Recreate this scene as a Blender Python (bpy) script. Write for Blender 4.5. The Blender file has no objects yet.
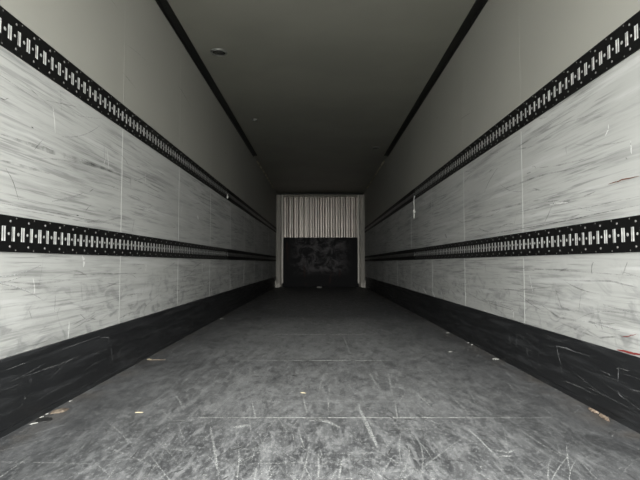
import bpy, bmesh, math, random
from mathutils import Vector, Matrix
C = bpy.context.scene
COL = C.collection
rnd = random.Random(7)

# ------------------------------------------------------------------ camera, sky, exposure
CX, CZ, F, PITCH = -0.012, 0.66, 481.0, 23.0 / 481.0
HW, CEIL, Y0, Y1 = 1.235, 2.635, -0.12, 13.62       # half width, ceiling height, door sill, front end
cam = bpy.data.cameras.new('camera')
cam.lens = F / 640 * 36
cam.sensor_width = 36
cam.clip_start = 0.02
co = bpy.data.objects.new('camera', cam)
COL.objects.link(co)
co.location = (CX, 0, CZ)
co.rotation_euler = (math.pi / 2 + math.atan(PITCH), 0, 0)
C.camera = co

w = bpy.data.worlds.new('overcast_sky')
C.world = w
w.use_nodes = True
wn = w.node_tree
bg = wn.nodes['Background']
# overcast sky: zenith about three times as bright as the horizon
tc = wn.nodes.new('ShaderNodeTexCoord'); sx = wn.nodes.new('ShaderNodeSeparateXYZ'); mr = wn.nodes.new('ShaderNodeMapRange')
wn.links.new(tc.outputs['Generated'], sx.inputs[0]); wn.links.new(sx.outputs[2], mr.inputs[0])
mr.inputs[1].default_value, mr.inputs[2].default_value, mr.inputs[3].default_value, mr.inputs[4].default_value = 0, 1, .55, 1.35
wn.links.new(mr.outputs[0], bg.inputs[1])
bg.inputs[0].default_value = (0.99, 1.0, 0.965, 1)
# portal across the open rear doors: gives off no light, only guides sky sampling to the doorway
pl = bpy.data.lights.new('doorway_portal', 'AREA')
pl.shape = 'RECTANGLE'
pl.size, pl.size_y = 2 * HW, CEIL
pl.cycles.is_portal = True
po = bpy.data.objects.new('doorway_portal', pl)
COL.objects.link(po)
po.location = (0, Y0 - 0.02, CEIL / 2)
po.rotation_euler = (math.pi / 2, 0, 0)              # shines along +Y, into the trailer
C.view_settings.view_transform = 'Standard'
C.view_settings.look = 'None'
C.view_settings.gamma = 1
C.view_settings.use_curve_mapping = False
C.view_settings.exposure = 4.4

# ------------------------------------------------------------------ helpers
class MB:
    def __init__(s): s.v, s.f, s.m = [], [], []
    def quad(s, pts, m=0):
        n = len(s.v); s.v += [tuple(p) for p in pts]; s.f.append(tuple(range(n, n + len(pts)))); s.m.append(m)
    def box(s, x0, x1, y0, y1, z0, z1, m=0):
        n = len(s.v)
        s.v += [(x, y, z) for x in (x0, x1) for y in (y0, y1) for z in (z0, z1)]
        for f in ((0,1,3,2),(4,6,7,5),(0,4,5,1),(2,3,7,6),(0,2,6,4),(1,5,7,3)):
            s.f.append(tuple(n + i for i in f)); s.m.append(m)
    def prism(s, prof, a, b, fn, m=0):
        """profile points (u,v) swept from a to b; fn(u,v,t) -> point"""
        n = len(s.v); k = len(prof)
        s.v += [fn(u, v, a) for u, v in prof] + [fn(u, v, b) for u, v in prof]
        for i in range(k):
            j = (i + 1) % k
            s.f.append((n + i, n + j, n + k + j, n + k + i)); s.m.append(m)
        s.f.append(tuple(n + i for i in reversed(range(k)))); s.m.append(m)
        s.f.append(tuple(n + k + i for i in range(k))); s.m.append(m)
    def lathe(s, prof, centre, axis, seg=16, m=0):
        """prof = (radius, height) pairs from the outside in; axis = unit Vector"""
        a = Vector(axis); u = a.orthogonal().normalized(); v = a.cross(u); n = len(s.v)
        for r, h in prof:
            for k in range(seg):
                t = 2 * math.pi * k / seg
                s.v.append(tuple(Vector(centre) + a * h + (u * math.cos(t) + v * math.sin(t)) * r))
        for i in range(len(prof) - 1):
            for k in range(seg):
                j = (k + 1) % seg
                s.f.append((n+i*seg+k, n+i*seg+j, n+(i+1)*seg+j, n+(i+1)*seg+k)); s.m.append(m)
        s.f.append(tuple(n + (len(prof) - 1) * seg + k for k in range(seg))); s.m.append(m)
    def build(s, name, mats, parent=None, smooth=False, fix=True):
        me = bpy.data.meshes.new(name)
        me.from_pydata(s.v, [], s.f)
        for mt in (mats if isinstance(mats, (list, tuple)) else [mats]): me.materials.append(mt)
        me.polygons.foreach_set('material_index', s.m)
        if fix:
            bm = bmesh.new(); bm.from_mesh(me)
            bmesh.ops.recalc_face_normals(bm, faces=bm.faces); bm.to_mesh(me); bm.free()
        if smooth: me.polygons.foreach_set('use_smooth', [True] * len(me.polygons))
        me.update()
        o = bpy.data.objects.new(name, me); COL.objects.link(o)
        if parent: o.parent = parent
        return o

def tag(o, label=None, cat=None, group=None, kind=None):
    if label: o['label'] = label
    if cat: o['category'] = cat
    if group: o['group'] = group
    if kind: o['kind'] = kind
    return o
def empty(name, loc=(0, 0, 0)):
    o = bpy.data.objects.new(name, None); COL.objects.link(o); o.location = loc; o.empty_display_size = .1
    return o

# a point of a known surface (wall or floor) seen at a pixel of the photograph
def ray(px, py):
    p = math.atan(PITCH); u = (px - 320) / F; v = (240 - py) / F
    return Vector((u, math.cos(p) - v * math.sin(p), math.sin(p) + v * math.cos(p)))
def on_wall(side, px, py, X=HW):
    d = ray(px, py); t = (side * X - CX) / d.x
    return (d.y * t, CZ + d.z * t)
def on_floor(px, py, z=0.0):
    d = ray(px, py); t = (z - CZ) / d.z
    return (CX + d.x * t, d.y * t)

# ------------------------------------------------------------------ materials
def mat(name, col, rough=.5, metal=0, spec=.5):
    m = bpy.data.materials.new(name); m.use_nodes = True
    b = m.node_tree.nodes['Principled BSDF']
    b.inputs['Base Color'].default_value = (*col, 1); b.inputs['Roughness'].default_value = rough
    b.inputs['Metallic'].default_value = metal; b.inputs['Specular IOR Level'].default_value = spec
    return m
class N:
    """small node-graph helper"""
    def __init__(s, m):
        s.t = m.node_tree; s.b = s.t.nodes['Principled BSDF']
        s.co = s.t.nodes.new('ShaderNodeTexCoord').outputs['Object']
    def lk(s, a, b): s.t.links.new(a, b)
    def map(s, scale, rot=(0, 0, 0), loc=(0, 0, 0)):
        n = s.t.nodes.new('ShaderNodeMapping'); n.inputs['Scale'].default_value = scale
        n.inputs['Rotation'].default_value = rot; n.inputs['Location'].default_value = loc
        s.lk(s.co, n.inputs[0]); return n.outputs[0]
    def noise(s, vec, scale=1, detail=4, rough=.55, dist=0):
        n = s.t.nodes.new('ShaderNodeTexNoise'); s.lk(vec, n.inputs['Vector'])
        n.inputs['Scale'].default_value = scale; n.inputs['Detail'].default_value = detail
        n.inputs['Roughness'].default_value = rough; n.inputs['Distortion'].default_value = dist
        return n.outputs['Fac']
    def ramp(s, fac, a, b, lo=0., hi=1.):
        n = s.t.nodes.new('ShaderNodeMapRange'); n.interpolation_type = 'SMOOTHSTEP'
        n.inputs[1].default_value = a; n.inputs[2].default_value = b
        n.inputs[3].default_value = lo; n.inputs[4].default_value = hi
        s.lk(fac, n.inputs[0]); return n.outputs[0]
    def math(s, op, a, b=None):
        n = s.t.nodes.new('ShaderNodeMath'); n.operation = op
        for i, x in enumerate((a, b)):
            if x is None: continue
            if isinstance(x, (int, float)): n.inputs[i].default_value = x
            else: s.lk(x, n.inputs[i])
        return n.outputs[0]
    def mix(s, fac, a, b):
        n = s.t.nodes.new('ShaderNodeMix'); n.data_type = 'RGBA'
        for i, x in ((0, fac), (6, a), (7, b)):
            if isinstance(x, (int, float)): n.inputs[i].default_value = x
            elif isinstance(x, tuple): n.inputs[i].default_value = (*x, 1)
            else: s.lk(x, n.inputs[i])
        return n.outputs[2]
    def xyz(s):
        n = s.t.nodes.new('ShaderNodeSeparateXYZ'); s.lk(s.co, n.inputs[0]); return n.outputs
    def bump(s, h, strength=.3, dist=.01):
        n = s.t.nodes.new('ShaderNodeBump'); n.inputs['Strength'].default_value = strength
        n.inputs['Distance'].default_value = dist; s.lk(h, n.inputs['Height']); s.lk(n.outputs[0], s.b.inputs['Normal'])

def wall_material(name, off):
    m = mat(name, (.6, .6, .58), .6, spec=.2); g = N(m)
    z = g.xyz()[2]
    used = g.ramp(z, 1.62, 1.45)                                   # cargo rubs only below the upper rail
    st = g.noise(g.map((1, .55, 9), (.035, 0, 0), (off, 0, 0)), 1.6, 9, .68, .4)
    st2 = g.noise(g.map((1, 1.6, 48), (-.05, 0, 0), (off + 5, 0, 0)), 1.5, 8, .6, .3)
    patch = g.ramp(g.noise(g.map((1, .8, 1.6), (0, 0, 0), (off + 9, 0, 0)), 1.4, 3), .38, .62)
    low = g.ramp(z, 0.75, 0.35)
    crin = g.noise(g.map((1, 2.2, 4.5), (.3, 0, 0), (off + 2, 3, 0)), 1.8, 7, .62, 1.8)
    c = g.mix(g.ramp(g.noise(g.map((1, .35, .5), loc=(off, 1, 4)), 1.2, 2), .3, .7), (.44, .442, .43), (.38, .382, .37))
    c = g.mix(g.ramp(used, .5, 0), c, (.325, .32, .29))     # yellowed, unpolished strip above the cargo line
    f = g.math('MULTIPLY', used, g.math('MULTIPLY', g.ramp(st, .47, .70), .5))
    c = g.mix(f, c, (.17, .172, .17))
    f = g.math('MULTIPLY', g.math('MULTIPLY', used, patch), g.math('MULTIPLY', g.ramp(st2, .48, .62), .6))
    c = g.mix(f, c, (.15, .153, .15))
    f = g.math('MULTIPLY', low, g.math('MULTIPLY', g.ramp(crin, .5, .66), .6))
    c = g.mix(f, c, (.16, .163, .163))
    rub = g.noise(g.map((1, .8, 14), (.02, 0, 0), (off + 3, 7, 1)), 1.3, 5, .6)
    c = g.mix(g.math('MULTIPLY', used, g.math('MULTIPLY', g.ramp(rub, .53, .7), .7)), c, (.50, .503, .495))
    g.lk(c, g.b.inputs['Base Color'])
    h = g.math('ADD', g.math('MULTIPLY', g.noise(g.map((1, .5, .9), loc=(off, 0, 0)), 1.5, 2), 2.0),
               g.math('ADD', g.math('MULTIPLY', st, g.math('MULTIPLY', used, .12)), g.math('MULTIPLY', crin, g.math('MULTIPLY', low, .5))))
    g.bump(h, .35, .02)
    return m
M = {}
M['wall_l'] = wall_material('scuffed_white_panel_a', 0)
M['wall_r'] = wall_material('scuffed_white_panel_b', 31)
M['seam'] = mat('panel_seam_sealant', (.41, .413, .40), .5)
def mark(name, col, a0, a1, amount, scale=60):
    """worn mark with ragged, broken coverage"""
    m = mat(name, col, .7, spec=.2); g = N(m)
    al = g.ramp(g.noise(g.map((1, 1, 1)), scale, 4, .6), a0, a1, 0, amount)
    g.lk(al, g.b.inputs['Alpha']); return m
M['gouge'] = mark('white_gouge', (.62, .625, .61), .25, .5, 1)
M['chalk'] = mark('pale_scratch', (.44, .445, .44), .34, .66, .7, 130)
M['faint'] = mark('faint_pale_scratch', (.3, .303, .305), .36, .70, .45, 130)
M['soot'] = mark('dark_scuff', (.12, .12, .12), .30, .75, .42, 14)
M['line'] = mark('thin_dark_scuff', (.07, .07, .07), .3, .6, .7, 30)
M['scrape'] = mark('grey_scrape_in_black_plastic', (.20, .203, .207), .25, .6, .85, 130)
M['rust'] = mark('rust_scratch', (.16, .07, .045), .2, .5, .9)
M['red'] = mark('red_paint_smear', (.20, .03, .028), .2, .45, 1)

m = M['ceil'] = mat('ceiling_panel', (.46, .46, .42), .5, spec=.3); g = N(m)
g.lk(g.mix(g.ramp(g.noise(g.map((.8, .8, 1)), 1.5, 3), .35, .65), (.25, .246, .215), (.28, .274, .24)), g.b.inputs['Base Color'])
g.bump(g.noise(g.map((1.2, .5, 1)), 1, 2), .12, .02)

m = M['floor'] = mat('scuffed_floor', (.1, .1, .1), .5, spec=.35); g = N(m)
x, y, z = g.xyz()
mid = g.ramp(g.math('ABSOLUTE', x), 1.2, .3)                       # forklift lane is worn paler than the edges
n1 = g.noise(g.map((2.2, .9, 1), (0, 0, .12)), 1.6, 8, .7, .6)
n2 = g.noise(g.map((9, 3.2, 1), (0, 0, -.35)), 1.4, 8, .72, .8)
n3 = g.noise(g.map((28, 5, 1), (0, 0, .42)), 1.0, 5, .65, .3)
n4 = g.noise(g.map((30, 5, 1), (0, 0, -.62)), 1.0, 5, .65, .3)
n5 = g.noise(g.map((46, 24, 1)), 1.6, 9, .8)
c = g.mix(g.ramp(n1, .3, .7), (.022, .0228, .0245), (.066, .067, .07))
lane = g.math('ADD', g.math('MULTIPLY', mid, .75), .25)
c = g.mix(g.math('MULTIPLY', lane, g.ramp(n2, .42, .66, 0, .65)), c, (.145, .147, .15))
# mid-floor light painted into the colour: two paler bands between cross joints
mid_lift = None
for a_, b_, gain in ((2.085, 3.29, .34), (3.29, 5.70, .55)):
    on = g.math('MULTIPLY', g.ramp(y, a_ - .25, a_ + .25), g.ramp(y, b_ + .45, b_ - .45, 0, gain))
    mid_lift = on if mid_lift is None else g.math('MAXIMUM', mid_lift, on)
pale = g.math('MULTIPLY', mid_lift, g.math('MULTIPLY', g.ramp(n1, .25, .6, .55, 1), lane))
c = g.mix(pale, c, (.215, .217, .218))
n6 = g.noise(g.map((13, 6, 1), (0, 0, .25), (3, 8, 0)), 1.5, 9, .82, .5)
c = g.mix(g.math('MULTIPLY', lane, g.ramp(n6, .50, .60, 0, .5)), c, (.195, .197, .20))
c = g.mix(g.ramp(g.noise(g.map((11, 5, 1), (0, 0, -.3), (9, 1, 0)), 1.5, 9, .8, .4), .50, .60, 0, .62), c, (.034, .035, .037))
c = g.mix(g.math('MULTIPLY', lane, g.ramp(n3, .54, .68, 0, .5)), c, (.21, .212, .216))
c = g.mix(g.math('MULTIPLY', lane, g.ramp(n4, .54, .70, 0, .5)), c, (.21, .212, .216))
c = g.mix(g.math('MULTIPLY', lane, g.ramp(n5, .52, .62, 0, .8)), c, (.21, .212, .216))
c = g.mix(g.ramp(g.noise(g.map((16, 7, 1), (0, 0, .2), (4, 2, 0)), 1.5, 6, .7), .58, .70, 0, .7), c, (.025, .025, .027))
edge = g.math('MULTIPLY', g.ramp(g.math('ABSOLUTE', x), 1.05, 1.2), g.ramp(g.noise(g.map((3, 3, 1)), 2, 4), .4, .65, 0, .35))
c = g.mix(edge, c, (.09, .075, .06))
g.lk(c, g.b.inputs['Base Color'])
g.lk(g.ramp(n2, .3, .7, .42, .68), g.b.inputs['Roughness'])
g.bump(g.math('ADD', n5, g.math('MULTIPLY', n1, 2)), .3, .004)

m = M['kick'] = mat('black_kick_plate', (.02, .02, .021), .42, spec=.45); g = N(m)
k1 = g.noise(g.map((1, 1.2, 18), (.03, 0, 0)), 1.5, 7, .68, .3)
c = g.mix(g.ramp(k1, .45, .72, 0, .6), (.009, .0095, .0105), (.032, .033, .036))
c = g.mix(g.ramp(g.noise(g.map((1, 6, 9)), 2, 6, .7), .6, .74, 0, .5), c, (.055, .055, .06))
g.lk(c, g.b.inputs['Base Color']); g.lk(g.ramp(k1, .3, .7, .36, .6), g.b.inputs['Roughness'])
g.bump(k1, .15, .004)

m = M['rail'] = mat('black_rail_paint', (.012, .012, .012), .55, spec=.2); g = N(m)
g.lk(g.mix(g.ramp(g.noise(g.map((60, 60, 60)), 1, 5, .7), .6, .72, 0, .5), (.004, .004, .004), (.018, .018, .018)), g.b.inputs['Base Color'])
m = M['zinc'] = mat('bare_slot_metal', (.62, .63, .62), .5, 0); g = N(m)
g.lk(g.mix(g.ramp(g.noise(g.map((40, 9, 40)), 1, 4), .35, .65), (.66, .665, .65), (.50, .505, .495)), g.b.inputs['Base Color'])
m = M['stud'] = mat('dull_rivet_metal', (.42, .42, .41), .42, .5); g = N(m)
g.lk(g.mix(g.noise(g.map((90, 90, 90)), 1, 3), (.08, .08, .075), (.30, .30, .29)), g.b.inputs['Base Color'])
M['peg'] = mat('bare_peg_hole_metal', (.33, .335, .325), .5)
m = M['strip'] = mat('grey_rail_centre', (.16, .16, .16), .4, .3); g = N(m)
g.lk(g.mix(g.ramp(g.noise(g.map((1, 3, 20)), 1, 5), .35, .65), (.06, .06, .06), (.13, .13, .125)), g.b.inputs['Base Color'])
M['trim'] = mat('black_corner_trim', (.012, .012, .011), .5, spec=.3)
g = N(M['trim']); g.lk(g.mix(g.noise(g.map((8, 1, 8)), 2, 4), (.005, .005, .0045), (.011, .011, .01)), g.b.inputs['Base Color'])
M['alu'] = mat('yellowed_aluminium_angle', (.34, .31, .20), .45, 0)
g = N(M['alu']); g.lk(g.mix(g.ramp(g.noise(g.map((8, 2, 8)), 2, 4), .4, .6), (.25, .23, .14), (.60, .56, .40)), g.b.inputs['Base Color'])
m = M['post'] = mat('grey_beige_bulkhead_paint', (.42, .40, .36), .42, .25); g = N(m)
g.lk(g.mix(g.ramp(g.noise(g.map((9, 9, 1.2)), 1.5, 5), .35, .7), (.46, .435, .395), (.37, .35, .315)), g.b.inputs['Base Color'])
m = M['corr'] = mat('corrugated_panel_paint', (.4, .37, .34), .38, .35); g = N(m)
g.lk(g.mix(g.ramp(g.noise(g.map((4, 4, 2.5), loc=(3, 0, 0)), 1, 4, .6), .35, .7), (.58, .525, .48), (.46, .42, .385)), g.b.inputs['Base Color'])
m = M['scuff'] = mat('black_bulkhead_panel', (.012, .012, .013), .6, spec=.15); g = N(m)
a_ = g.ramp(g.noise(g.map((2.5, 1, 3), loc=(1.3, 0, .4)), 1.5, 7, .7, .6), .40, .66, 0, .9)
X_, Y_, Z_ = g.xyz()
a_ = g.math('MULTIPLY', a_, g.math('MULTIPLY', g.ramp(g.math('ABSOLUTE', X_), .95, .35), g.ramp(Z_, .25, .6)))
c = g.mix(a_, (.005, .005, .006), (.15, .14, .145))
c = g.mix(g.ramp(g.noise(g.map((6, 1, 1.5)), 1, 4), .6, .7, 0, .4), c, (.05, .018, .014))
g.lk(c, g.b.inputs['Base Color'])
def simple(name, a, b, rough, sc=40, metal=0):
    m = mat(name, a, rough, metal); g = N(m)
    g.lk(g.mix(g.ramp(g.noise(g.map((sc, sc, sc)), 1, 4), .35, .65), a, b), g.b.inputs['Base Color']); return m
M['wood'] = simple('splintered_wood', (.24, .185, .14), (.06, .04, .03), .7)
M['pale_wood'] = simple('pale_wood', (.38, .34, .24), (.24, .2, .13), .7)
M['leaf'] = simple('dry_leaf', (.15, .12, .09), (.07, .052, .038), .8)
M['paper'] = simple('dirty_paper', (.36, .36, .34), (.22, .22, .205), .7)
M['stone'] = simple('grit', (.32, .32, .31), (.18, .175, .16), .8)
M['rubber'] = simple('black_rubber', (.008, .008, .008), (.016, .016, .016), .6)
M['cord'] = simple('white_cord', (.8, .8, .77), (.65, .65, .62), .7)
M['lamprim'] = simple('lamp_rim', (.20, .20, .185), (.15, .15, .14), .35, 20, .3)
M['lens'] = simple('unlit_lamp_lens', (.03, .03, .028), (.05, .05, .045), .25, 20)
M['asphalt'] = simple('yard_concrete', (.22, .22, .21), (.15, .15, .145), .85, 3)

# ------------------------------------------------------------------ marks drawn as thin worn faces of the surface mesh itself
def ribbon(mb, pts, width, place, m, lift):
    """pts in the surface's own 2-D metres; tapered strip; place(u,v,lift) -> 3-D"""
    n = len(pts)
    for i in range(n - 1):
        (u0, v0), (u1, v1) = pts[i], pts[i + 1]
        d = math.hypot(u1 - u0, v1 - v0) or 1e-6
        nx, ny = -(v1 - v0) / d, (u1 - u0) / d
        def w_(k):
            t = k / (n - 1); return width * .5 * (1 - .75 * abs(2 * t - 1) ** 2)
        a, b = w_(i), w_(i + 1)
        mb.quad([place(u0 + nx*a, v0 + ny*a, lift), place(u0 - nx*a, v0 - ny*a, lift),
                 place(u1 - nx*b, v1 - ny*b, lift), place(u1 + nx*b, v1 + ny*b, lift)], m)
def dense(pts, n=5, wob=0.):
    out = []
    for i in range(len(pts) - 1):
        for k in range(n):
            t = k / n
            out.append((pts[i][0] + (pts[i+1][0] - pts[i][0]) * t + rnd.uniform(-wob, wob), pts[i][1] + (pts[i+1][1] - pts[i][1]) * t + rnd.uniform(-wob, wob)))
    return out + [pts[-1]]
def stroke(u, v, ang, L, bend):
    pts = []
    for k in range(7):
        pts.append((u, v)); u += math.cos(ang) * L / 6; v += math.sin(ang) * L / 6; ang += bend / 6
    return pts
WM = [None, M['seam'], M['gouge'], M['chalk'], M['faint'], M['soot'], M['line'], M['rust'], M['red']]
SEAM, GOUGE, CHALK, FAINT, SOOT, LINE, RUST, RED = 1, 2, 3, 4, 5, 6, 7, 8

RAILS = ((1.493, 1.639), (0.703, 0.846))
KICK = .292
def clear_of_rails(pts):
    return all(KICK + .012 < v < CEIL - .05 and not any(a - .012 < v < b + .012 for a, b in RAILS) for u, v in pts)

left_px = [
    (GOUGE, .010, [(68.8, 321), (68.6, 330), (67.6, 340)]), (GOUGE, .022, [(82, 256), (84, 261), (83, 267)]), (CHALK, .006, [(81, 285), (82, 302)]),
    (GOUGE, .006, [(52.5, 107), (54, 120), (55, 133)]), (GOUGE, .006, [(107, 150), (108.5, 170)]), (CHALK, .005, [(103.5, 143), (104.5, 164)]),
    (CHALK, .008, [(134, 219), (132, 232)]), (GOUGE, .010, [(146, 263), (145.5, 272)]), (GOUGE, .02, [(202, 262), (202, 273)]),
    (GOUGE, .02, [(211, 287), (212, 298)]), (GOUGE, .035, [(197, 216), (198.5, 219)]), (CHALK, .006, [(55, 295), (54, 312)]),
    (LINE, .004, [(0, 98), (4, 99.5), (8, 98.5)]), (SOOT, .010, [(121, 155), (126, 161), (129, 167)]), (SOOT, .009, [(130, 171), (130.5, 190)]),
    (LINE, .003, [(5, 168), (12, 180), (18, 200)]), (SOOT, .010, [(108, 211), (112, 208), (116, 209)]), (SOOT, .006, [(89, 192), (93, 189)]),
    (SOOT, .02, [(0, 134), (40, 148), (75, 160), (112, 172)]), (SOOT, .012, [(60, 152), (100, 167), (150, 186)]), (SOOT, .012, [(0, 160), (50, 174)]),
    (SOOT, .006, [(0, 205.5), (50, 215), (100, 225)]), (LINE, .002, [(0, 203), (60, 214), (120, 226)]),
    (SOOT, .008, [(72, 275), (100, 274), (150, 273)]), (SOOT, .010, [(0, 282), (40, 284), (70, 280)]), (SOOT, .010, [(0, 290), (60, 286)]),
    (LINE, .006, [(76, 215), (78.5, 216)]), (LINE, .006, [(31, 127), (33, 128)]), (FAINT, .006, [(60, 90), (61, 112)])]
right_px = [
    (GOUGE, .008, [(609, 124), (608.5, 130), (605.5, 136)]), (GOUGE, .008, [(631, 141), (632, 154)]), (LINE, .008, [(626, 158), (628, 159.5)]),
    (RUST, .005, [(609, 184.5), (622, 180), (640, 176)]), (RED, .009, [(617.5, 350), (626, 351.5), (634, 353.5), (644, 355)]), (RED, .003, [(622, 337), (630, 336), (637, 334)]),
    (SOOT, .006, [(518, 211), (515, 222), (513, 232)]), (SOOT, .007, [(525, 210), (524, 223)]), (SOOT, .010, [(553, 204), (549, 214), (545, 222)]),
    (GOUGE, .010, [(550, 205), (558, 203), (568, 202.5)]), (CHALK, .006, [(552, 201), (556, 206)]), (SOOT, .008, [(628, 262), (624, 272), (621, 281)]),
    (SOOT, .010, [(520, 212), (545, 206), (580, 198), (600, 190)]), (SOOT, .012, [(480, 214), (520, 204), (560, 196)]), (SOOT, .010, [(500, 190), (540, 176), (575, 168)]),
    (SOOT, .008, [(540, 168), (560, 165), (590, 158)]), (SOOT, .006, [(560, 212), (600, 205), (640, 196)]), (LINE, .003, [(480, 236), (560, 222), (640, 205)]),
    (GOUGE, .012, [(512, 309), (514, 314), (513.5, 318)]), (CHALK, .008, [(489, 299), (492, 312)]), (GOUGE, .010, [(414, 250), (415, 256)]),
    (SOOT, .010, [(455, 285), (480, 300), (520, 312)]), (SOOT, .010, [(535, 300), (560, 318), (590, 322), (618, 330)]), (SOOT, .008, [(580, 325), (600, 338), (625, 336)]),
    (CHALK, .010, [(600, 318), (603, 330)]), (SOOT, .012, [(556, 290), (562, 308), (575, 312)]), (SOOT, .006, [(480, 288), (520, 290), (560, 286)]),
    (GOUGE, .03, [(423, 288), (427, 294)]), (GOUGE, .03, [(432, 290), (436, 300)]), (GOUGE, .02, [(441, 290), (443, 298)]), (CHALK, .03, [(445, 234), (447, 238)]),
    (SOOT, .008, [(510, 268), (560, 270), (640, 276)]), (SOOT, .008, [(560, 280), (610, 281), (640, 288)])]

def wall(side, name, mt, px_marks):
    mb = MB(); s = side
    mb.box(s * HW, s * (HW + .06), Y0, Y1, 0, CEIL)
    P = lambda u, v, l: (s * (HW - l), u, v)
    for k in range(-1, 10):                                          # vertical joints of the wall panels
        y = 2.95 + 1.2 * k
        if Y0 < y < Y1 - .3: mb.box(s * (HW - .0012), s * HW, y - .005, y + .005, KICK, RAILS[0][0], SEAM); mb.box(s * (HW - .0008), s * HW, y - .004, y + .004, RAILS[0][1], CEIL - .01, 0)
    for mi, wd, pts in px_marks:
        ribbon(mb, dense([on_wall(s, *p) for p in pts], 4, .0015), wd, P, mi, .0016 + .0001 * mi)
    n = 0
    while n < 260:                                                   # rubs and nicks, mostly along the load direction
        y = rnd.uniform(1.3, 10) ; z = rnd.uniform(KICK, 1.49) if rnd.random() < .95 else rnd.uniform(1.65, 2.3)
        if rnd.random() < .35: z = rnd.uniform(KICK, .62)
        r = rnd.random()
        if r < .62: st = stroke(y, z, rnd.gauss(.03, .12), rnd.uniform(.05, .45), rnd.gauss(0, .25)); mi = rnd.choice((SOOT, SOOT, FAINT, CHALK)); wd = rnd.uniform(.002, .009)
        elif r < .8: st = stroke(y, z, rnd.gauss(1.5, .2), rnd.uniform(.03, .14), rnd.gauss(0, .3)); mi = rnd.choice((CHALK, GOUGE, SOOT)); wd = rnd.uniform(.003, .007)
        else: st = stroke(y, z, rnd.uniform(0, 3.1), rnd.uniform(.02, .1), rnd.gauss(0, 1.2)); mi = rnd.choice((CHALK, SOOT, LINE)); wd = rnd.uniform(.002, .005)
        if not clear_of_rails(st): continue
        ribbon(mb, st, wd, P, mi, .0016 + .0001 * mi); n += 1
    WM2 = [mt] + WM[1:]
    return tag(mb.build(name, WM2), kind='structure')
wall(-1, 'wall_left', M['wall_l'], left_px)
wall(1, 'wall_right', M['wall_r'], right_px)

# floor
mb = MB(); mb.box(-HW, HW, Y0, Y1, -.06, 0)
PF = lambda u, v, l: (u, v, l)
for yy, x0, x1, wd, mi in ((2.085, -.58, .98, .009, CHALK), (2.087, -.56, .8, .0042, GOUGE), (3.29, -.60, .50, .020, CHALK), (3.29, -.3, .48, .012, GOUGE), (4.49, -.62, .55, .03, CHALK), (4.49, -.5, .4, .016, GOUGE),
                           (2.33, -.45, .45, .03, FAINT), (5.70, -.5, .5, .008, FAINT), (6.9, -.4, .5, .008, FAINT)):
    ribbon(mb, dense([(x0, yy), (x1, yy)], 14, .0012), wd, PF, mi, .0009)
floor_px = [
    (CHALK, .006, [(324, 373), (318, 394)]), (CHALK, .006, [(387.5, 369), (393, 398)]), (CHALK, .006, [(395, 401), (398, 422)]), (CHALK, .008, [(303, 396), (307, 414)]),
    (CHALK, .006, [(327.5, 394), (329, 413)]), (CHALK, .018, [(359, 407), (367, 425), (377, 447)]), (CHALK, .007, [(211, 427), (217, 470)]), (CHALK, .006, [(318, 452), (319, 482)]),
    (CHALK, .006, [(342, 460), (339, 480)]), (CHALK, .010, [(344, 337), (350, 354)]), (CHALK, .008, [(370, 373), (377, 386)]), (CHALK, .008, [(415, 392), (433, 409)]),
    (CHALK, .028, [(308, 421), (318, 420), (328, 422), (340, 428)]), (CHALK, .03, [(232, 428), (250, 425)]), (LINE, .016, [(252, 376), (264, 377)]), (LINE, .022, [(291, 375), (297, 376.5)]),
    (LINE, .010, [(216, 369), (230, 370.5)]), (LINE, .012, [(308, 420), (325, 420.5)]), (CHALK, .005, [(172, 392), (179, 400), (184, 411)]), (CHALK, .005, [(210, 427), (215, 450), (219, 477)]),
    (CHALK, .006, [(462, 424), (480, 440), (500, 460)]), (CHALK, .010, [(495, 450), (508, 453), (514, 450)]), (CHALK, .014, [(498, 457), (512, 456)]), (FAINT, .012, [(440, 420), (470, 430)]),
    (SOOT, .012, [(525, 420), (560, 434)]), (CHALK, .006, [(252, 400), (256, 420)]), (CHALK, .004, [(450, 395), (475, 420)])]
for mi, wd, pts in floor_px:
    ribbon(mb, dense([on_floor(*p) for p in pts], 4, .0015), wd, PF, mi, .0008 + .0001 * mi)
for k in range(2600):
    y = 1.3 + 6.5 * rnd.random() ** 1.5; x = max(-1.15, min(1.1, rnd.gauss(0, .5)))
    r = rnd.random()
    if r < .5: st = stroke(x, y, rnd.choice((1.57, 1.25, 1.95, .95, 2.2)) + rnd.gauss(0, .15), rnd.uniform(.05, .4), rnd.gauss(0, .25)); wd = rnd.uniform(.0012, .0035); mi = rnd.choice((FAINT, CHALK, CHALK, SOOT))
    elif r < .62: st = stroke(x, y, rnd.gauss(0, .12), rnd.uniform(.06, .4), 0); wd = rnd.uniform(.0015, .004); mi = rnd.choice((FAINT, CHALK))
    elif r < .9: st = stroke(x, y, rnd.uniform(0, 3.14), rnd.uniform(.012, .05), rnd.gauss(0, 1.5)); wd = rnd.uniform(.0015, .0045); mi = rnd.choice((CHALK, CHALK, FAINT))
    else: st = stroke(x, y, rnd.gauss(0, .5), rnd.uniform(.02, .09), rnd.gauss(0, .6)); wd = rnd.uniform(.004, .012); mi = rnd.choice((LINE, SOOT))
    if max(abs(p[0]) for p in st) > 1.2: continue
    ribbon(mb, st, wd, PF, mi, .0008 + .0001 * mi)
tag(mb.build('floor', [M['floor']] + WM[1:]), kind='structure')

# ceiling and front end
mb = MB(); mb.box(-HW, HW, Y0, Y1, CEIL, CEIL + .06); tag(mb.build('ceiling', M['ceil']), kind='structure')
mb = MB(); mb.box(-HW - .06, HW + .06, Y1, Y1 + .06, -.06, CEIL + .06); tag(mb.build('wall_front', M['trim']), kind='structure')
# concrete yard under and behind the trailer
mb = MB(); mb.box(-40, 40, -60, 20, -1.35, -1.25); tag(mb.build('ground', M['asphalt']), kind='structure')

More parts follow.
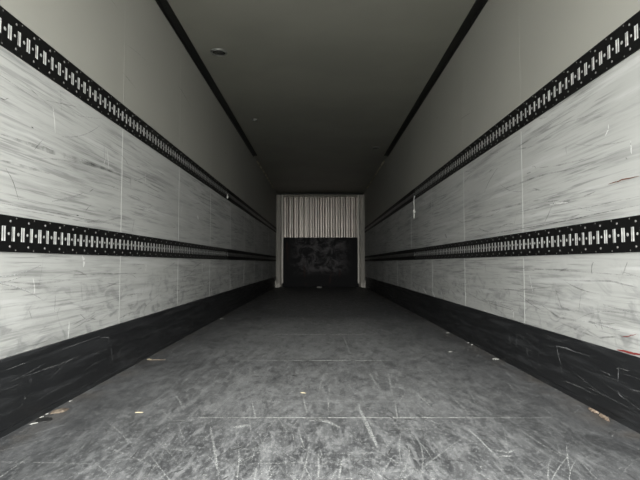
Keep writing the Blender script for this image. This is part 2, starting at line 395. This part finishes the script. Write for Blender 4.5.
# black kick plates along the foot of both walls
kick_marks = {
    -1: [(FAINT, .006, [(22, 377), (56, 365.6), (79, 356)]), (FAINT, .004, [(0, 372), (30, 361)]), (GOUGE, .004, [(101, 338), (109, 337.5), (108, 345)]), (GOUGE, .004, [(110.6, 345), (112.5, 362)]),
         (CHALK, .004, [(122, 338), (124, 349)]), (CHALK, .004, [(120, 349), (119, 358)]), (FAINT, .004, [(25, 393), (24, 402)]), (FAINT, .005, [(60, 350), (100, 336)])],
    1: [(GOUGE, .005, [(509, 333), (510.6, 345)]), (GOUGE, .004, [(517, 334), (516.5, 347)]), (GOUGE, .004, [(526.5, 347), (528, 356)]), (GOUGE, .006, [(556.7, 345), (558, 353), (561, 364)]),
        (GOUGE, .005, [(556.7, 346), (566, 348), (576, 352)]), (GOUGE, .005, [(619, 367), (618, 382)]), (CHALK, .005, [(620, 368.5), (630, 371)]), (GOUGE, .005, [(618, 390), (620, 395), (625, 399)]),
        (FAINT, .005, [(563, 380), (580, 387), (596, 395)]), (FAINT, .006, [(630, 389), (641, 392)]), (CHALK, .004, [(545, 353), (539, 353), (539, 359)]), (FAINT, .005, [(520, 322), (545, 330)]),
        (FAINT, .004, [(580, 340), (600, 347)]), (FAINT, .005, [(576, 352), (590, 356)]), (FAINT, .004, [(600, 370), (612, 376)])]}
for s, name, KX in ((-1, 'baseboard_left', .016), (1, 'baseboard_right', .006)):
    mb = MB()
    prof = [(0, 0), (KX, 0), (KX, KICK - .010), (KX - .004, KICK), (0, KICK)]
    mb.prism(prof, Y0, 13.38, lambda u, v, t: (s * (HW - u), t, v))
    mb.box(s * (HW - KX - (.003 if s > 0 else .004)), s * (HW - KX), Y0, 13.38, .0, .022)               # raised foot bead
    P = lambda u, v, l: (s * (HW - KX - l), u, v)
    for mi, wd, pts in kick_marks[s]:
        ribbon(mb, dense([on_wall(s, *p, X=HW - KX) for p in pts], 4, .001), wd, P, mi, .001)
    for k in range(110):
        st = stroke(rnd.uniform(1.3, 9), rnd.uniform(.05, KICK - .03), rnd.gauss(0, .12), rnd.uniform(.04, .4), rnd.gauss(0, .15)) if rnd.random() < .7 else \
             stroke(rnd.uniform(1.3, 9), rnd.uniform(.05, KICK - .08), rnd.gauss(1.5, .3), rnd.uniform(.01, .05), 0)
        if min(p[1] for p in st) < .03 or max(p[1] for p in st) > KICK - .012: continue
        ribbon(mb, st, rnd.uniform(.001, .003), P, rnd.choice((FAINT, CHALK)), .0009)
    tag(mb.build(name, [M['kick'], M['seam'], M['scrape'], M['faint']] + WM[4:]), kind='structure')

# dark corner trims below the ceiling, pale aluminium angles further in
for i, s in enumerate((-1, 1)):
    mb = MB(); mb.prism([(0, 0), (.072, 0), (.068, -.008), (.010, -.010), (.006, -.03), (0, -.03)], Y0, 8.75, lambda u, v, t: (s * (HW - u), t, CEIL + v))
    tag(mb.build('trim_%d' % (i + 1), M['trim']), kind='structure')
    mb = MB(); mb.prism([(0, 0), (.022, 0), (.022, -.004), (.004, -.022), (0, -.022)], 9.2, 12.6, lambda u, v, t: (s * (HW - u), t, CEIL + v))
    tag(mb.build('trim_%d' % (i + 3), M['alu']), kind='structure')

# ------------------------------------------------------------------ cargo rails on the walls
mbr = MB(); mbr.lathe([(.0055, 0), (.0052, .0012), (.0032, .0026), (.0012, .003)], (0, 0, 0), (1, 0, 0), 10)
rivet_mesh = mbr.build('rivet_shape', M['stud'], smooth=True); rmesh = rivet_mesh.data
bpy.data.objects.remove(rivet_mesh)
T = .005
def slotted_rail(s, y0, y1, z0, z1, label, group):
    zc = (z0 + z1) / 2
    root = empty('cargo_rail', (s * HW, y0, zc)); tag(root, label, 'rail', group)
    L = y1 - y0; h = (z1 - z0) / 2; sh = .029
    X = lambda u: -s * u                                              # local: u out of the wall
    plate = MB(); strip = MB(); y = 0.; slots = []
    k0 = math.ceil((y0 + .019 - 1.85) / .06)
    for k in range(k0, 999):
        c = 1.85 + .06 * k
        if c > y1 - .018: break
        slots.append((c - y0, k))
    def seg(a, b, za, zb): plate.box(X(0), X(T), a, b, za, zb)
    seg(0, L, sh, h); seg(0, L, -h, -sh)
    for c, k in slots:
        ops = ((-.0135, -.0035), (-.0005, .0105)) if k % 2 == 0 else ((-.0125, -.0075), (-.0045, .0075))
        if s > 0 and k % 2: ops = ((-.0125, -.0005), (.0025, .0075))
        for a, b in ops:
            seg(y, c + a, -sh, sh); y = c + b
    seg(y, L, -sh, sh)
    for zz in (h - .002, -h): plate.box(X(T), X(T + .0015), 0, L, zz, zz + .002)   # folded lips
    for c, k in slots:                                                # round peg holes between the slots, bare metal inside
        if c + .037 < L:
            r = .0078 if k % 2 else .0062
            plate.lathe([(r, T), (r * .85, T + .0008), (r * .4, T + .0014)], (0, c + .0295, 0), (-s, 0, 0), 10, 1) if s < 0 else \
            plate.lathe([(r, T), (r * .85, T + .0008), (r * .4, T + .0014)], (0, c + .0295, 0), (-1, 0, 0), 10, 1)
    q = math.ceil((y0 + .02 - 1.925) / .12)
    while 1.925 + .12 * q < y1 - .02:                                  # small screw heads by the edges
        c = 1.925 + .12 * q - y0; q += 1
        for zz in (.064, -.064): plate.lathe([(.0038, T), (.0026, T + .001)], (0, c, zz), (-s, 0, 0), 8, 2)
    p = plate.build('rail_plate', [M['rail'], M['peg'], M['stud']], root)
    strip.box(X(0), X(T - .0006), .004, L - .004, -sh - .002, sh + .002)
    tag(strip.build('slot_backing', M['zinc'], root), 'bare pale metal showing through the slots')
    q = math.ceil((y0 + .02 - 1.888) / .12)
    while 1.888 + .12 * q < y1 - .02:
        c = 1.888 + .12 * q - y0; q += 1
        if y0 + c < .4: continue
        for zz in (.050, -.050):
            o = bpy.data.objects.new('rivet', rmesh); COL.objects.link(o); o.parent = root
            o.location = (X(T), c, zz)
            if s > 0: o.rotation_euler = (0, 0, math.pi)
    return root
def plain_rail(s, y0, y1, z0, z1, label, group):
    zc = (z0 + z1) / 2; h = (z1 - z0) / 2; L = y1 - y0
    root = empty('cargo_rail', (s * HW, y0, zc)); tag(root, label, 'rail', group)
    pr = [(0, -h), (T + .004, -h), (T + .004, -h + .01), (T, -h + .016), (T, -.03), (.002, -.026), (.002, .026), (T, .03), (T, h - .016), (T + .004, h - .01), (T + .004, h), (0, h)]
    mb = MB(); mb.prism(pr, 0, L, lambda u, v, t: (-s * u, t, v)); mb.build('rail_plate', M['rail'], root)
    mb = MB(); mb.prism([(.001, -.025), (.010, -.02), (.010, .02), (.001, .025)], .01, L - .01, lambda u, v, t: (-s * u, t, v)); mb.build('centre_strip', M['strip'], root)
J1, J2, J3 = 2.309, 6.30, 13.36
for s, sn in ((-1, 'left'), (1, 'right')):
    for (z0, z1), un in zip(RAILS, ('upper', 'lower')):
        grp = 'black load rails on the trailer walls'
        if un == 'lower': slotted_rail(s, Y0 + .05, J1 - .001, z0, z1, 'short nearest piece of the slotted black %s rail on the %s wall' % (un, sn), grp)
        slotted_rail(s, J1 + .001 if un == 'lower' else Y0 + .05, J2, z0, z1, ('long slotted black steel rail beyond the joint in the %s row on the %s wall' if un == 'lower' else 'long slotted black steel rail of the %s row on the %s wall') % (un, sn), grp)
        plain_rail(s, J2 + .003, J3, z0, z1, 'far unslotted black rail with grey centre in the %s row of the %s wall' % (un, sn), grp)

# ------------------------------------------------------------------ front bulkhead
B = 13.4
root = empty('bulkhead', (0, B, 0)); tag(root, 'beige framed bulkhead closing the far end, corrugated above and black below', 'bulkhead')
for s in (-1, 1):
    mb = MB()
    prof = [(1.232, 0), (1.232, -.05), (1.19, -.06), (1.12, -.035), (1.075, -.07), (1.035, -.07), (1.03, 0)]
    mb.prism(prof, .10, 2.56, lambda u, v, t: (s * u, v, t))
    mb.prism([(1.20, 0), (1.20, -.05), (1.12, -.033), (1.075, -.066), (1.06, 0)], .004, .10, lambda u, v, t: (s * u, v, t))
    p = mb.build('post', M['post'], root)
    mb = MB(); mb.box(s * 1.04, s * 1.06, -.076, -.07, .5, 2.4); mb.build('edge_flange', M['post'], p)
mb = MB(); mb.prism([(0, 2.49), (-.05, 2.49), (-.06, 2.51), (-.03, 2.53), (-.06, 2.55), (-.05, 2.57), (0, 2.57)], -1.03, 1.03, lambda u, v, t: (t, u, v)); mb.build('header', M['post'], root)
mb = MB(); top = []; x = -1.028; pitch = .1435
RIB = ((0, -.10), (.20, -.10), (.38, 0), (.46, 0), (.52, -.045), (.84, -.045), (.90, 0), (1, -.10))
def corr(x):
    t = ((x + .07) / pitch) % 1
    for (a, u), (b, v) in zip(RIB, RIB[1:]):
        if t <= b: return u + (v - u) * (t - a) / (b - a)
xs = [-1.028 + i * (2.056 / 257) for i in range(258)]
for a, b in zip(xs, xs[1:]):
    mb.quad([(a, corr(a), 1.37), (b, corr(b), 1.37), (b, corr(b), 2.49), (a, corr(a), 2.49)])
    mb.quad([(a, corr(a), 1.37), (b, corr(b), 1.37), (b, .02, 1.37), (a, .02, 1.37)])
tag(mb.build('corrugated_panel', M['corr'], root, fix=False), 'beige corrugated panel')
mb = MB(); mb.box(-1.03, 1.03, .03, .05, .10, 1.37)
for k in (-.35, .35): mb.box(k - .004, k + .004, .026, .03, .12, 1.36)
mb.box(-1.0, 1.0, .022, .03, .66, .675)
tag(mb.build('scuff_panel', M['scuff'], root), 'black scuffed lower panel')
mb = MB(); mb.box(-1.06, 1.06, .02, .045, 0.002, .10); mb.build('bottom_rail', M['scuff'], root)
for s in (-1, 1):                                                     # wall brackets by the feet of the posts
    r2 = empty('foot_bracket', (s * 1.215, 13.1, 0)); sn = 'left' if s < 0 else 'right'
    tag(r2, 'small grey bracket on the floor beside the %s foot of the far bulkhead' % sn, 'bracket', 'brackets at the bulkhead feet')
    mb = MB(); mb.prism([(0, 0.001), (-s * .10, .001), (-s * .10, .02), (-s * .03, .03), (-s * .02, .17), (0, .19)], -.06, .06, lambda u, v, t: (u, t, v)); b_ = mb.build('angle_plate', M['post'], r2)
    for zz in (.08, .14):
        mb = MB(); mb.lathe([(.014, 0), (.014, .008), (.008, .012)], (-s * .021, 0, zz), (-s, 0, 0), 6); mb.build('bolt', M['stud'], r2)

# ------------------------------------------------------------------ ceiling lamps
def lamp(px, py, r, label):
    d = ray(px, py); t = (CEIL - CZ) / d.z
    root = empty('ceiling_lamp', (CX + d.x * t, d.y * t, CEIL)); tag(root, label, 'lamp', 'round lamps in the ceiling')
    mb = MB(); R = r
    prof = [(R, 0), (R, .006), (R * .96, .014), (R * .88, .017), (R * .80, .014), (R * .78, .004)]
    mb.lathe(prof, (0, 0, 0), (0, 0, -1), 32); o = mb.build('rim', M['lamprim'], root, smooth=True)
    mb = MB(); mb.lathe([(R * .78, .004), (R * .6, .009), (R * .3, .011), (R * .08, .012)], (0, 0, 0), (0, 0, -1), 32)
    mb.build('lens', M['lens'], root, smooth=True)
lamp(219, 52, .08, 'round unlit ceiling lamp with pale rim, nearest of the three lamps')
lamp(255, 119.5, .042, 'small dark round ceiling lamp further in on the left side of the ceiling')
lamp(376, 147.5, .07, 'round unlit ceiling lamp far in on the right side of the ceiling')

# ------------------------------------------------------------------ hanging cord and plug on the far rail joints
def tube(mb, pts, radii, seg=8, m=0):
    n0 = len(mb.v)
    for i, p in enumerate(pts):
        a = Vector(pts[max(i - 1, 0)]); b = Vector(pts[min(i + 1, len(pts) - 1)]); d = (b - a).normalized()
        u = d.orthogonal().normalized(); v = d.cross(u)
        for k in range(seg):
            t = 2 * math.pi * k / seg; mb.v.append(tuple(Vector(p) + (u * math.cos(t) + v * math.sin(t)) * radii[i]))
    for i in range(len(pts) - 1):
        for k in range(seg):
            j = (k + 1) % seg; mb.f.append((n0+i*seg+k, n0+i*seg+j, n0+(i+1)*seg+j, n0+(i+1)*seg+k)); mb.m.append(m)
    mb.f.append(tuple(n0 + k for k in range(seg))); mb.m.append(m)
    mb.f.append(tuple(n0 + (len(pts) - 1) * seg + k for k in range(seg))); mb.m.append(m)
y_, z_ = on_wall(1, 415.6, 197.5)
root = empty('hanging_cord', (HW - .02, y_, z_)); tag(root, 'knotted white cord hanging from the upper rail on the right wall', 'cord')
mb = MB(); tube(mb, [(.012, 0, .02), (0, .002, 0), (-.004, 0, -.06), (0, .003, -.12), (-.002, 0, -.175)], [.005, .006, .005, .005, .006]); mb.build('upper_strand', M['cord'], root, smooth=True)
mb = MB(); mb.lathe([(.004, -.022), (.014, -.016), (.019, 0), (.014, .016), (.004, .022)], (-.002, 0, -.185), (0, 0, 1), 10); mb.build('knot', M['cord'], root, smooth=True)
mb = MB(); tube(mb, [(-.002, 0, -.20), (-.001, .003, -.24), (-.003, 0, -.275)], [.006, .009, .005]); mb.build('loose_end', M['cord'], root, smooth=True)
mb = MB(); tube(mb, [(-.002, -.005, -.185), (-.006, -.04, -.172), (-.004, -.065, -.160)], [.004, .003, .002]); tube(mb, [(-.002, .005, -.185), (-.004, .045, -.178)], [.004, .002]); mb.build('frayed_strand', M['cord'], root, smooth=True)
y_, z_ = on_wall(-1, 230, 199)
mb = MB(); mb.box(0, .006, -.018, .018, -.026, .012); mb.lathe([(.013, .006), (.012, .012), (.005, .016)], (0, 0, -.006), (1, 0, 0), 12)
mb.prism([(-.006, .012), (.006, .012), (.003, .034), (-.003, .034)], .001, .005, lambda u, v, t: (t, u, v))
o = mb.build('rail_clip', M['cord']); o.location = (-HW + T + .0005, min(y_, J2 - .03), z_)
tag(o, 'tiny pale clip on the upper rail of the left wall where the slots end', 'clip')

# ------------------------------------------------------------------ litter on the floor
def chip(name, px, py, L, W, H, ang, mt, label, cat, group, seed, jag=.25):
    r = random.Random(seed); x, y = on_floor(px, py)
    reach = abs(math.cos(math.radians(ang))) * L / 2 + abs(math.sin(math.radians(ang))) * W / 2
    x = max(-HW + .022 + reach * 1.2, min(HW - .013 - reach * 1.2, x))
    mb = MB(); n = 11; ring = []
    for k in range(n):
        t = 2 * math.pi * k / n; q = 1 + r.uniform(-jag, jag)
        ring.append((math.cos(t) * L / 2 * q, math.sin(t) * W / 2 * q))
    bz = [.0016] * n; tz = [H * r.uniform(.45, 1) for _ in range(n)]
    mb.v = [(a, b, z) for (a, b), z in zip(ring, bz)] + [(a * .86, b * .8, z) for (a, b), z in zip(ring, tz)] + [(0, 0, H * 1.15)]
    for k in range(n):
        j = (k + 1) % n
        mb.f.append((k, j, n + j, n + k)); mb.f.append((n + k, n + j, 2 * n))
    mb.f.append(tuple(reversed(range(n)))); mb.m = [0] * len(mb.f)
    o = mb.build(name, mt); o.location = (x, y, 0); o.rotation_euler = (0, 0, math.radians(ang))
    return tag(o, label, cat, group)
G = 'litter on the trailer floor'
chip('wood_chip', 599, 411.5, .09, .022, .010, 84, M['wood'], 'splintered brown wood chip by the right kick plate, farther of the two', 'wood chip', G, 3, .35)
chip('wood_chip', 610.5, 417.5, .10, .024, .012, 80, M['wood'], 'splintered pale brown wood chip by the right kick plate, nearer of the two', 'wood chip', G, 4, .35)
chip('dry_leaf', 55, 411.5, .085, .05, .010, 75, M['leaf'], 'crumpled brown leaf by the left kick plate next to the black cap', 'leaf', G, 5, .2)
chip('paper_scrap', 33.5, 424, .030, .012, .004, 40, M['paper'], 'white scrap lying nearest the camera by the left kick plate, beside the black cap', 'scrap', G, 6)
chip('paper_scrap', 450.5, 352, .035, .03, .005, 10, M['paper'], 'white scrap on the right half of the floor, away from the kick plate', 'scrap', G, 7)
chip('paper_scrap', 499.5, 359.5, .04, .025, .008, -30, M['paper'], 'white scrap touching the right kick plate halfway into view', 'scrap', G, 8)
chip('pebble', 468.5, 343.2, .016, .013, .008, 0, M['stone'], 'tiny grey pebble by the right kick plate, farther of the pair', 'pebble', G, 9)
chip('pebble', 473.5, 345.2, .018, .014, .008, 0, M['stone'], 'tiny grey pebble by the right kick plate, nearer of the pair', 'pebble', G, 10)
chip('pebble', 448, 333, .04, .02, .006, -30, M['stone'], 'flat pale fragment far along the right kick plate, beyond the pebbles', 'fragment', G, 11)
chip('wood_splinter', 139, 413, .038, .008, .005, 3, M['pale_wood'], 'short yellowish wood splinter on the left half of the floor', 'splinter', G, 12, .12)
chip('wood_splinter', 303, 393.3, .035, .010, .006, -20, M['pale_wood'], 'short yellowish wood splinter near the middle of the floor', 'splinter', G, 13, .12)
chip('twig', 157, 360.3, .13, .008, .006, 2, M['leaf'], 'thin brown twig lying out from the left kick plate', 'twig', G, 14, .1)
chip('wood_splinter', 149.5, 360, .028, .02, .008, 2, M['pale_wood'], 'pale wood splinter against the left kick plate at the end of the twig', 'splinter', G, 15, .2)
chip('paper_scrap', 222, 319, .05, .03, .006, 30, M['paper'], 'pale scrap far in beside the left kick plate', 'scrap', G, 16)
chip('debris_lump', 319.5, 288, .15, .12, .04, 10, M['stone'], 'low grey lump on the floor in front of the far bulkhead', 'debris', G, 17)
for k, (px, py) in enumerate(((36, 417.5), (46.5, 414.3), (66, 401.5))):
    chip('paper_scrap', px, py, .016, .008, .004, 50, M['paper'], ('tiny white crumb at the rim of the black cap, wall side', 'tiny white crumb between the black cap and brown leaf', 'tiny white crumb beyond the brown leaf by the left kick plate')[k], 'scrap', G, 20 + k)
x, y = on_floor(44, 420.5)
root = empty('black_cap', (x, y, 0)); tag(root, 'flat black round cap on the floor beside the left kick plate', 'cap')
mb = MB(); mb.lathe([(.031, .0016), (.031, .004), (.028, .005), (.024, .0035)], (0, 0, 0), (0, 0, 1), 24); mb.build('cap_rim', M['rubber'], root, smooth=True)
mb = MB(); mb.lathe([(.024, .0034), (.01, .0036)], (0, 0, 0), (0, 0, 1), 24); mb.build('cap_disc', M['rubber'], root)
